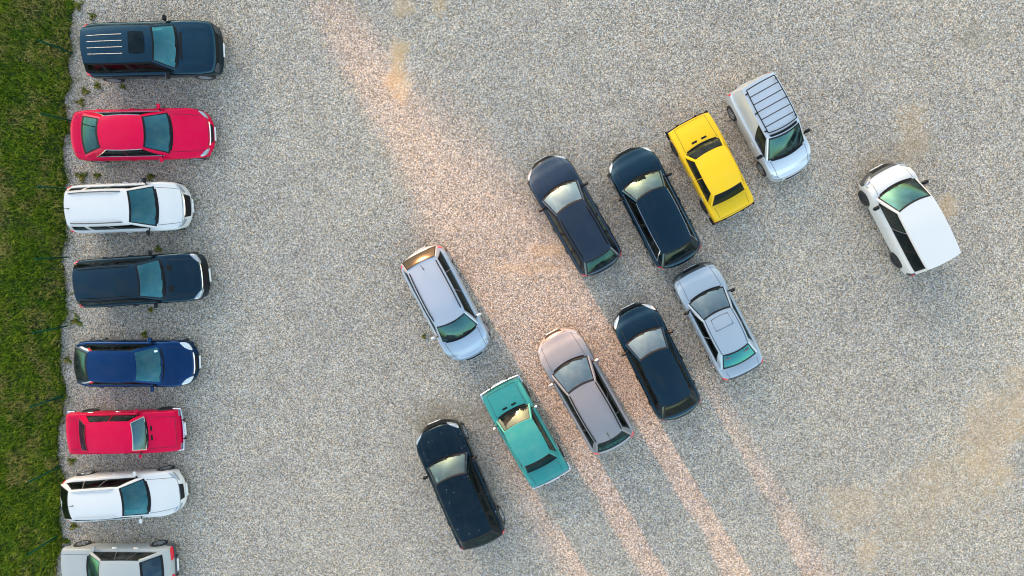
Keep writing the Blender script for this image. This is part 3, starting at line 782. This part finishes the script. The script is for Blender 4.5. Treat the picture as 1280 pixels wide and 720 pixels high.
# ------------------------------------------------------------------ ground
def edge_px(y): return 87-14*(y/720.)
m, nt, b = mat('gravel')
tc = N(nt, 'ShaderNodeTexCoord'); V = tc.outputs['Object']
v1 = N(nt, 'ShaderNodeTexVoronoi', i_Scale=30.); v2 = N(nt, 'ShaderNodeTexVoronoi', i_Scale=64.)
big = N(nt, 'ShaderNodeTexNoise', i_Scale=.16, i_Detail=5., i_Roughness=.55); med = N(nt, 'ShaderNodeTexNoise', i_Scale=1.1, i_Detail=6., i_Roughness=.65)
wob = N(nt, 'ShaderNodeTexNoise', i_Scale=1.25, i_Detail=9., i_Roughness=.72)
fine = N(nt, 'ShaderNodeTexNoise', i_Scale=22., i_Detail=3.)
for n in (v1, v2, big, med, wob, fine): nt.links.new(V, n.inputs['Vector'])
s1 = N(nt, 'ShaderNodeSeparateColor'); nt.links.new(v1.outputs['Color'], s1.inputs[0])
s2 = N(nt, 'ShaderNodeSeparateColor'); nt.links.new(v2.outputs['Color'], s2.inputs[0])
mixv = mth(nt, 'ADD', mth(nt, 'MULTIPLY', s1.outputs[0], .55), mth(nt, 'MULTIPLY', s2.outputs[0], .45))
g = ramp(nt, [(.13, (.088,.074,.060)), (.36, (.285,.244,.200)), (.60, (.515,.442,.364)), (.85, (.92,.80,.665))]); nt.links.new(mixv, g.inputs[0])
hue = ramp(nt, [(.12, (.80,.91,1.08)), (.5, (1.02,1,.97)), (.9, (1.22,1.0,.76))]); nt.links.new(s1.outputs[1], hue.inputs[0])
c = mixc(nt, .8, g.outputs[0], hue.outputs[0], 'MULTIPLY')
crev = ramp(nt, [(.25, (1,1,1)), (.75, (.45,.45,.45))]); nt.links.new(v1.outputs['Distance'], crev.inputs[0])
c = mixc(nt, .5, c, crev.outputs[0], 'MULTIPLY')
bt_ = ramp(nt, [(.3, (.87,.885,.91)), (.7, (1.10,1.075,1.03))]); nt.links.new(big.outputs['Fac'], bt_.inputs[0])
c = mixc(nt, 1., c, bt_.outputs[0], 'MULTIPLY')
md = ramp(nt, [(.3, (.90,.90,.90)), (.7, (1.08,1.08,1.08))]); nt.links.new(med.outputs['Fac'], md.inputs[0])
c = mixc(nt, 1., c, md.outputs[0], 'MULTIPLY')
sepv = N(nt, 'ShaderNodeSeparateXYZ'); nt.links.new(V, sepv.inputs[0])
# sand and dirt showing through the gravel, plus a painted sunlit ridge: (pixel, radius x, radius y in px, strength, colour)
SAND = (.58,.36,.16); SANDP = (.60,.37,.18); DIRT = (.24,.18,.11)
for (px, py, rx, ry, k, colr) in [(500,66,11,18,.95,SAND),(498,100,14,22,.95,SAND),(503,8,12,14,.6,SAND),(548,6,9,10,.5,SAND),(1238,545,34,58,.5,SANDP),(1276,500,22,40,.45,SANDP),(1062,636,38,26,.4,SANDP),(1085,690,13,24,.6,SANDP),(1185,260,10,14,.6,SAND),
        (1140,165,18,30,.4,SAND),(1130,190,45,22,.4,DIRT),(1090,205,30,12,.45,DIRT),(548,520,38,22,.65,DIRT),(598,512,26,22,.5,DIRT),(685,312,26,8,.5,SAND),(655,335,40,7,.35,SAND),(95,430,14,30,.4,DIRT),(92,560,12,60,.5,DIRT),(100,110,14,90,.4,DIRT),  # the two flat sand-coloured strips paint a sunlit ridge into the ground colour
        (1215,45,30,16,.35,DIRT),(1140,640,40,60,.25,SAND),(915,305,40,14,.25,DIRT),(930,165,20,26,.3,DIRT),(1200,600,50,40,.3,SAND)]:
    p = at(px, py); qx = mth(nt, 'DIVIDE', mth(nt, 'SUBTRACT', sepv.outputs[0], p.x), rx/30.); qy = mth(nt, 'DIVIDE', mth(nt, 'SUBTRACT', sepv.outputs[1], p.y), ry/30.)
    d_ = mth(nt, 'SQRT', mth(nt, 'ADD', mth(nt, 'MULTIPLY', qx, qx), mth(nt, 'MULTIPLY', qy, qy)))
    d_ = mth(nt, 'ADD', d_, mth(nt, 'MULTIPLY', mth(nt, 'SUBTRACT', wob.outputs['Fac'], .5), 3.2))
    d_ = mth(nt, 'ADD', d_, mth(nt, 'MULTIPLY', mth(nt, 'SUBTRACT', mixv, .5), .7))
    mr = N(nt, 'ShaderNodeMapRange', interpolation_type='SMOOTHSTEP'); nt.links.new(d_, mr.inputs[0])
    for i, v in ((1, 1.2), (2, .55), (3, 0.), (4, k)): mr.inputs[i].default_value = v
    cc = mixc(nt, .38, colr, c)
    c = mixc(nt, mr.outputs[0], c, cc)
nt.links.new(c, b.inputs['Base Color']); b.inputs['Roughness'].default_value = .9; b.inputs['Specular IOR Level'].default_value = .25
hgt = mth(nt, 'ADD', mth(nt, 'MULTIPLY', v1.outputs['Distance'], -1.), mth(nt, 'MULTIPLY', fine.outputs['Fac'], .5))
bp = N(nt, 'ShaderNodeBump', i_Strength=.55, i_Distance=.03); nt.links.new(hgt, bp.inputs['Height']); nt.links.new(bp.outputs[0], b.inputs['Normal'])
GRAVEL = m
gm = MB(); gm.grid([[(x, y, 0) for y in (-400, -60, 0, 60, 400)] for x in (-400, -60, 0, 60, 400)], 0)
tag(gm.build('gravel_ground', GRAVEL, smooth=False), 'grey gravel surface of the parking lot', 'ground', kind='structure')

m, nt, b = mat('turf_soil')
tc = N(nt, 'ShaderNodeTexCoord'); n1 = N(nt, 'ShaderNodeTexNoise', i_Scale=1.2, i_Detail=8., i_Roughness=.7); nt.links.new(tc.outputs['Object'], n1.inputs['Vector'])
r = ramp(nt, [(.3, (.02,.035,.008)), (.55, (.035,.055,.012)), (.75, (.08,.075,.025))]); nt.links.new(n1.outputs['Fac'], r.inputs[0]); nt.links.new(r.outputs[0], b.inputs['Base Color']); b.inputs['Roughness'].default_value = .95
SOIL = m
def edge_x(wy):
    # world x of the turf's edge at world y
    p0, p1 = at(edge_px(0), 0), at(edge_px(720), 720); k = (wy-p0.y)/(p1.y-p0.y); x = lerp(p0.x, p1.x, k)
    return x+.30*mnoise.noise(Vector((wy*.55, 3.1, 0)))+.18*mnoise.noise(Vector((wy*2.1, 7.7, 0)))+.08*mnoise.noise(Vector((wy*6.3, 1.7, 0)))
ys_ = np.concatenate([[-400, -60], np.linspace(-30, 30, 400), [60, 400]])
vm = MB(); vm.grid([[(-400, y, .012), (edge_x(y)-3, y, .012), (edge_x(y), y, .012)] for y in ys_], 0)
tag(vm.build('grass_verge', SOIL, smooth=False), 'strip of turf soil along the left edge of the lot', 'ground', kind='structure')

# grass blades: one mass nobody could count
def grass_material():
    m, nt, b = mat('grass_blades')
    tc = N(nt, 'ShaderNodeTexCoord')
    n1 = N(nt, 'ShaderNodeTexNoise', i_Scale=.85, i_Detail=6., i_Roughness=.65); n2 = N(nt, 'ShaderNodeTexNoise', i_Scale=5.5, i_Detail=4.); n3 = N(nt, 'ShaderNodeTexNoise', i_Scale=.55, i_Detail=5., i_Roughness=.7)
    mp = N(nt, 'ShaderNodeMapping'); mp.inputs['Location'].default_value = (13.3, 4.7, 0)
    nt.links.new(tc.outputs['Object'], mp.inputs[0]); nt.links.new(mp.outputs[0], n3.inputs['Vector'])
    for n in (n1, n2): nt.links.new(tc.outputs['Object'], n.inputs['Vector'])
    at_ = N(nt, 'ShaderNodeAttribute', attribute_name='tone')
    g1 = ramp(nt, [(.27, (.022,.056,.002)), (.49, (.072,.138,.004)), (.71, (.24,.28,.015))]); nt.links.new(mth(nt, 'ADD', mth(nt, 'ADD', mth(nt, 'MULTIPLY', n2.outputs['Fac'], .5), mth(nt, 'MULTIPLY', n1.outputs['Fac'], .35)), mth(nt, 'MULTIPLY', mth(nt, 'SUBTRACT', at_.outputs['Fac'], .35), .45)), g1.inputs[0])
    st_ = ramp(nt, [(.49, (0,0,0)), (.60, (1,1,1))]); nt.links.new(n3.outputs['Fac'], st_.inputs[0])
    k = mth(nt, 'MULTIPLY', st_.outputs[0], mth(nt, 'GREATER_THAN', at_.outputs['Fac'], .35))
    c = mixc(nt, mth(nt, 'MULTIPLY', k, .75), g1.outputs[0], (.40,.28,.09))
    nt.links.new(c, b.inputs['Base Color']); b.inputs['Roughness'].default_value = .55
    b.inputs['Specular IOR Level'].default_value = .08
    return m
GRASSM = grass_material()
def blades(name, pts, hts, wds, rng, lean=.7, material=None):
    n = len(pts)
    ang = rng.uniform(0, 2*math.pi, n); ln = rng.uniform(.25, 1.0, n)*lean
    dx, dy = np.cos(ang), np.sin(ang)
    V = np.zeros((n, 5, 3)); 
    bx, by = pts[:,0], pts[:,1]
    sx, sy = -dy*wds/2, dx*wds/2
    V[:,0] = np.stack([bx-sx, by-sy, np.full(n,.0)], 1); V[:,1] = np.stack([bx+sx, by+sy, np.full(n,.0)], 1)
    mxx = bx+dx*hts*ln*.35; myy = by+dy*hts*ln*.35; mz = hts*.62
    V[:,2] = np.stack([mxx+sx*.8, myy+sy*.8, mz], 1); V[:,3] = np.stack([mxx-sx*.8, myy-sy*.8, mz], 1)
    V[:,4] = np.stack([bx+dx*hts*ln, by+dy*hts*ln, hts*(1-.35*ln*ln)], 1)
    o = np.arange(n)[:,None]*5
    quads = (o+np.array([[0,1,2,3]])); tris = (o+np.array([[3,2,4]]))
    me = bpy.data.meshes.new(name); me.vertices.add(n*5); me.vertices.foreach_set('co', V.reshape(-1))
    loops = np.concatenate([quads, tris], 1).reshape(-1); me.loops.add(len(loops)); me.loops.foreach_set('vertex_index', loops)
    me.polygons.add(n*2)
    tot = np.tile([4,3], n); start = np.concatenate([[0], np.cumsum(tot)[:-1]])
    me.polygons.foreach_set('loop_start', start); me.polygons.foreach_set('loop_total', tot)
    at_ = me.attributes.new('tone', 'FLOAT', 'POINT'); at_.data.foreach_set('value', np.repeat(rng.uniform(0,1,n), 5))
    me.update(calc_edges=True); me.materials.append(material or GRASSM)
    ob = bpy.data.objects.new(name, me); COL.objects.link(ob); return ob
rng = np.random.default_rng(5)
y_top, y_bot = at(0, -150).y, at(0, 870).y; x_left = at(-130, 360).x
n = 215000
py = rng.uniform(y_bot, y_top, n); ex = np.array([edge_x(v) for v in np.linspace(y_bot, y_top, 2000)])
exv = np.interp(py, np.linspace(y_bot, y_top, 2000), ex)
px_ = rng.uniform(0, 1, n)**1.0*(exv+.05-(x_left-1.0))+(x_left-1.0)
# clump and thin by noise
den = np.array([mnoise.noise(Vector((a*1.3, b*1.3, 0)))*.6+mnoise.noise(Vector((a*4, b*4, 5)))*.5 for a, b in zip(px_, py)])
keep = rng.uniform(-.9, .9, n) < den+.45
hts = (.16+.12*np.clip(den, -.6, 1)+rng.uniform(0, .14, n))
# stragglers creeping out into the gravel
ne = 2600; pye = rng.uniform(y_bot, y_top, ne); exe = np.interp(pye, np.linspace(y_bot, y_top, 2000), ex)
pxe = exe+rng.exponential(.16, ne)
ke = np.array([mnoise.noise(Vector((a*2.2, b*2.2, 9)))+.35*mnoise.noise(Vector((a*7, b*7, 2))) for a, b in zip(pxe, pye)]) > .05
px_ = np.concatenate([px_[keep], pxe[ke]]); py = np.concatenate([py[keep], pye[ke]]); hts = np.concatenate([hts[keep], rng.uniform(.05, .15, ke.sum())]); n = len(px_); keep = np.ones(n, bool)
tag(blades('grass', np.stack([px_, py], 1)[keep], hts[keep], rng.uniform(.014, .032, n)[keep], rng, .95), 'long uneven green grass growing along the left edge', 'grass', kind='stuff')

# weeds in the gravel
WEEDS = [(99,7,.30,'low weed tuft between the grass and the top edge of the lot'),(116,21,.22,'small weed in gravel just above the dark blue boxy SUV roof'),(107,115,.26,'weed tuft below the tail of the dark blue boxy SUV'),(122,108,.24,'small weed right of the tuft below the dark blue SUV tail'),(155,109,.16,'tiny weed by the rear wheel of the dark blue boxy SUV'),
 (102,128,.28,'weed tuft by the grass just above the crimson sedan'),(103,221,.40,'leafy weed in gravel between crimson sedan and white SUV tail'),(122,220,.24,'small weed right of the leafy one behind the white SUV'),(189,221,.24,'dark weed by the left mirror of the white SUV'),(198,311,.26,'weed by the left mirror of the blue-black SUV'),
 (96,401,.42,'round green weed at the gravel edge below the blue-black SUV tail'),(181,418,.22,'small weed by the left mirror of the blue hatchback'),(189,387,.16,'tiny weed below the right mirror of the blue-black SUV'),(90,576,.26,'weed by the grass between red boxy sedan and white estate car'),(80,676,.40,'yellow-green weed at the nose of the aged white hatchback'),(93,657,.28,'weed under the tail of the white estate car'),(85,450,.26,'weed in pale gravel behind the blue hatchback'),(530,420,.13,'tiny green weed beside the front left door of the silver-blue estate')]
for i, (px, py_, rad, lab) in enumerate(WEEDS):
    p = at(px, py_); nb = int(70+500*rad*rad)
    r_ = np.random.default_rng(100+i); aa = r_.uniform(0, 6.28, nb); rr = rad*.75*np.sqrt(r_.uniform(0, 1, nb))*(.55+.45*np.sin(aa*3+i))
    ob = blades('weed', np.stack([rr*np.cos(aa), rr*np.sin(aa)], 1), r_.uniform(.05, .17, nb)*(.6+rad), r_.uniform(.016, .045, nb), r_, 1.1)
    ob.location = (p.x, p.y, .004); tag(ob, lab, 'weed', 'weeds in the gravel')

# fence posts along the turf edge: one wire fence
GREEN = simple('green_powder_coat', (.002,.050,.026), .7)
GREEN.node_tree.nodes['Principled BSDF'].inputs['Specular IOR Level'].default_value = .1
tops = [(48.3,50.3),(51,142),(48,233),(44,323.5),(41.7,416),(38.5,508.5),(35.5,602.5),(34,693.7)]
HP = 1.75
bases = [at(*t, HP) for t in tops]
step = (bases[-1]-bases[0])/7
bases = [bases[0]-step]+bases+[bases[-1]+step]
fr = empty('wire_fence', (bases[0].x, bases[0].y, 0)); tag(fr, 'slim green fence posts with thin wires standing in the grass edge', 'fence')
o0 = Vector((bases[0].x, bases[0].y, 0))
pm = MB(); pm.box((0,0,HP/2), (.05,.05,HP), 0, .006); pm.box((0,0,HP+.008), (.058,.058,.02), 0, .005)
pme = pm.mesh('post', [GREEN], False)
for b_ in bases:
    o_ = bpy.data.objects.new('post', pme); COL.objects.link(o_); o_.parent = fr; o_.location = Vector((b_.x, b_.y, 0))-o0
for z in (.3, .9, 1.5):
    w_ = MB(); w_.tube([Vector((b_.x+.03, b_.y, z))-o0 for b_ in bases], .0015, 0, 4); w_.build('wire', GREEN, fr)

# ------------------------------------------------------------------ unseen trees added beyond the frame, crowns cut to shape the sunlit band
LEFT = [(352,-40),(372,-4),(430,95),(494,205),(524,300),(596,430),(645,620)]
RIGHT = [(405,-40),(435,0),(540,125),(622,190),(700,290),(795,390),(880,450),(1045,725)]
T_OCC = st(0, 0)[1]-45.0
prof = []
for q in LEFT[::-1]: s_, t_ = st(*q); prof.append((s_, (t_-T_OCC)*TE))
lo = prof[-1][0]
for q in RIGHT: s_, t_ = st(*q); prof.append((s_, (t_-T_OCC)*TE))
print('PROFILE', [(round(a, 2), round(b, 2)) for a, b in prof])
prof.sort()
smin, smax = prof[0][0], prof[-1][0]
PX = [smin-60, smin-2.2, smin-.5]+[p[0] for p in prof]+[smax+.3, smax+2.0, smax+60]
PZ = [10.5, 10.2, prof[0][1]+1.4]+[p[1] for p in prof]+[prof[-1][1]+1.2, 10.2, 10.5]
m, nt, b = mat('tree_leaves')
oi = N(nt, 'ShaderNodeTexCoord'); n1 = N(nt, 'ShaderNodeTexNoise', i_Scale=1.5, i_Detail=3.); nt.links.new(oi.outputs['Object'], n1.inputs['Vector'])
r = ramp(nt, [(.3, (.03,.06,.012)), (.7, (.07,.11,.025))]); nt.links.new(n1.outputs['Fac'], r.inputs[0]); nt.links.new(r.outputs[0], b.inputs['Base Color']); b.inputs['Roughness'].default_value = .6
LEAFM = m; BARK = simple('bark', (.09,.07,.05), .9, var=.35, scale=9)
org = sd2*T_OCC
s0 = -28.0; ti = 0
while s0 < 36:
    wdt = 4.4; s1_ = s0+wdt
    rg = np.random.default_rng(900+ti)
    base = org-perp*((s0+s1_)/2)
    tr = empty('unseen_shade_tree', (base.x, base.y, 0)); tag(tr, 'unseen leafy tree added beyond the upper left of the lot to shade it', 'tree', 'unseen trees added to shade the lot')
    hm_ = float(np.interp((s0+s1_)/2, PX, PZ))
    tk = MB(); tk.tube([(0,0,0), (.05,.02,hm_*.4), (-.03,.04,hm_*.8)], [.24,.18,.05], 0, 8)
    for k in range(4):
        a_ = k*1.7+ti; tk.tube([(0,0,hm_*.25+.1*k), (1.5*math.cos(a_), 1.5*math.sin(a_), hm_*.45+.12*k)], [.05,.015], 0, 6)
    tk.build('trunk', BARK, tr)
    nl = int(1000+520*hm_); vs_ = []; fs_ = []
    s_ = rg.uniform(s0-.25, s1_+.25, nl); dep = rg.normal(0, .9, nl)
    top = np.interp(s_, PX, PZ)
    out_ = np.clip(np.maximum(smin-2.2-s_, s_-smax-2.0), 0, 1.5)
    top = top+out_*(1.1+1.1*np.sin((s_-s0)/wdt*math.pi))*(.75+.5*np.array([mnoise.noise(Vector((v*1.3, ti*.7, 0))) for v in s_])); zz = .12+(top-.12)*rg.uniform(0, 1, nl)
    sz = rg.uniform(.20, .34, nl)
    for i in range(nl):
        q = Quaternion((rg.normal(), rg.normal(), rg.normal(), rg.normal())).normalized()
        c_ = (org-perp*s_[i]+sd2*dep[i]); cz = min(zz[i], top[i]-sz[i]*.3+rg.normal(0, .12))
        u_ = q @ Vector((sz[i], 0, 0)); w_ = q @ Vector((0, sz[i]*.7, 0))
        c3 = Vector((c_.x-base.x, c_.y-base.y, max(.1, cz))); k = len(vs_)
        vs_ += [tuple(c3-u_), tuple(c3-w_), tuple(c3+u_), tuple(c3+w_)]; fs_.append((k, k+1, k+2, k+3))
    cm = MB(); cm.v = vs_; cm.f = fs_; cm.m = [0]*len(fs_); cm.build('crown', LEAFM, tr, smooth=False)
    s0 = s1_; ti += 1

# ------------------------------------------------------------------ sky and sun
az_from = -sd2                                          # towards the sun
w = bpy.data.worlds.new('World'); sc.world = w; w.use_nodes = True; nt = w.node_tree
bg = nt.nodes['Background']
sky = N(nt, 'ShaderNodeTexSky'); sky.sky_type = 'NISHITA'; sky.sun_disc = False
sky.sun_elevation = R(SUN_ELEV); sky.sun_rotation = math.atan2(az_from.x, az_from.y)
sky.air_density = 1.0; sky.dust_density = 1.5; sky.ozone_density = 1.0
tc = N(nt, 'ShaderNodeTexCoord'); cn = N(nt, 'ShaderNodeTexNoise', i_Scale=3.2, i_Detail=7., i_Roughness=.6)
mp = N(nt, 'ShaderNodeMapping'); mp.inputs['Scale'].default_value = (1, 1, 2.2); nt.links.new(tc.outputs['Generated'], mp.inputs[0]); nt.links.new(mp.outputs[0], cn.inputs['Vector'])
cr = ramp(nt, [(.50, (0,0,0)), (.68, (1,1,1))]); nt.links.new(cn.outputs['Fac'], cr.inputs[0])
bw = N(nt, 'ShaderNodeRGBToBW'); nt.links.new(sky.outputs[0], bw.inputs[0])
cl = mixc(nt, 1., (1.75,1.62,1.52), bw.outputs[0], 'MULTIPLY')
skc = mixc(nt, mth(nt, 'MULTIPLY', cr.outputs[0], .5), sky.outputs[0], cl)
nt.links.new(skc, bg.inputs[0]); bg.inputs[1].default_value = .15
sun = bpy.data.lights.new('sun', 'SUN'); sun.energy = 2.0; sun.angle = R(.9); sun.color = (1., .49, .25)
so = bpy.data.objects.new('sun', sun); COL.objects.link(so); so.location = (-20, 20, 20)
dirv = Vector((sd2.x*math.cos(R(SUN_ELEV)), sd2.y*math.cos(R(SUN_ELEV)), -math.sin(R(SUN_ELEV))))
so.rotation_mode = 'QUATERNION'; so.rotation_quaternion = dirv.to_track_quat('-Z', 'Y')

vs = sc.view_settings
vs.view_transform = 'Standard'; vs.look = 'None'; vs.exposure = 2.7; vs.gamma = 1.0; vs.use_curve_mapping = False
sc.cycles.use_denoising = True; sc.cycles.filter_width = 1.15; sc.cycles.sample_clamp_indirect = 4.0
sc.cycles.max_bounces = 8; sc.cycles.transparent_max_bounces = 12
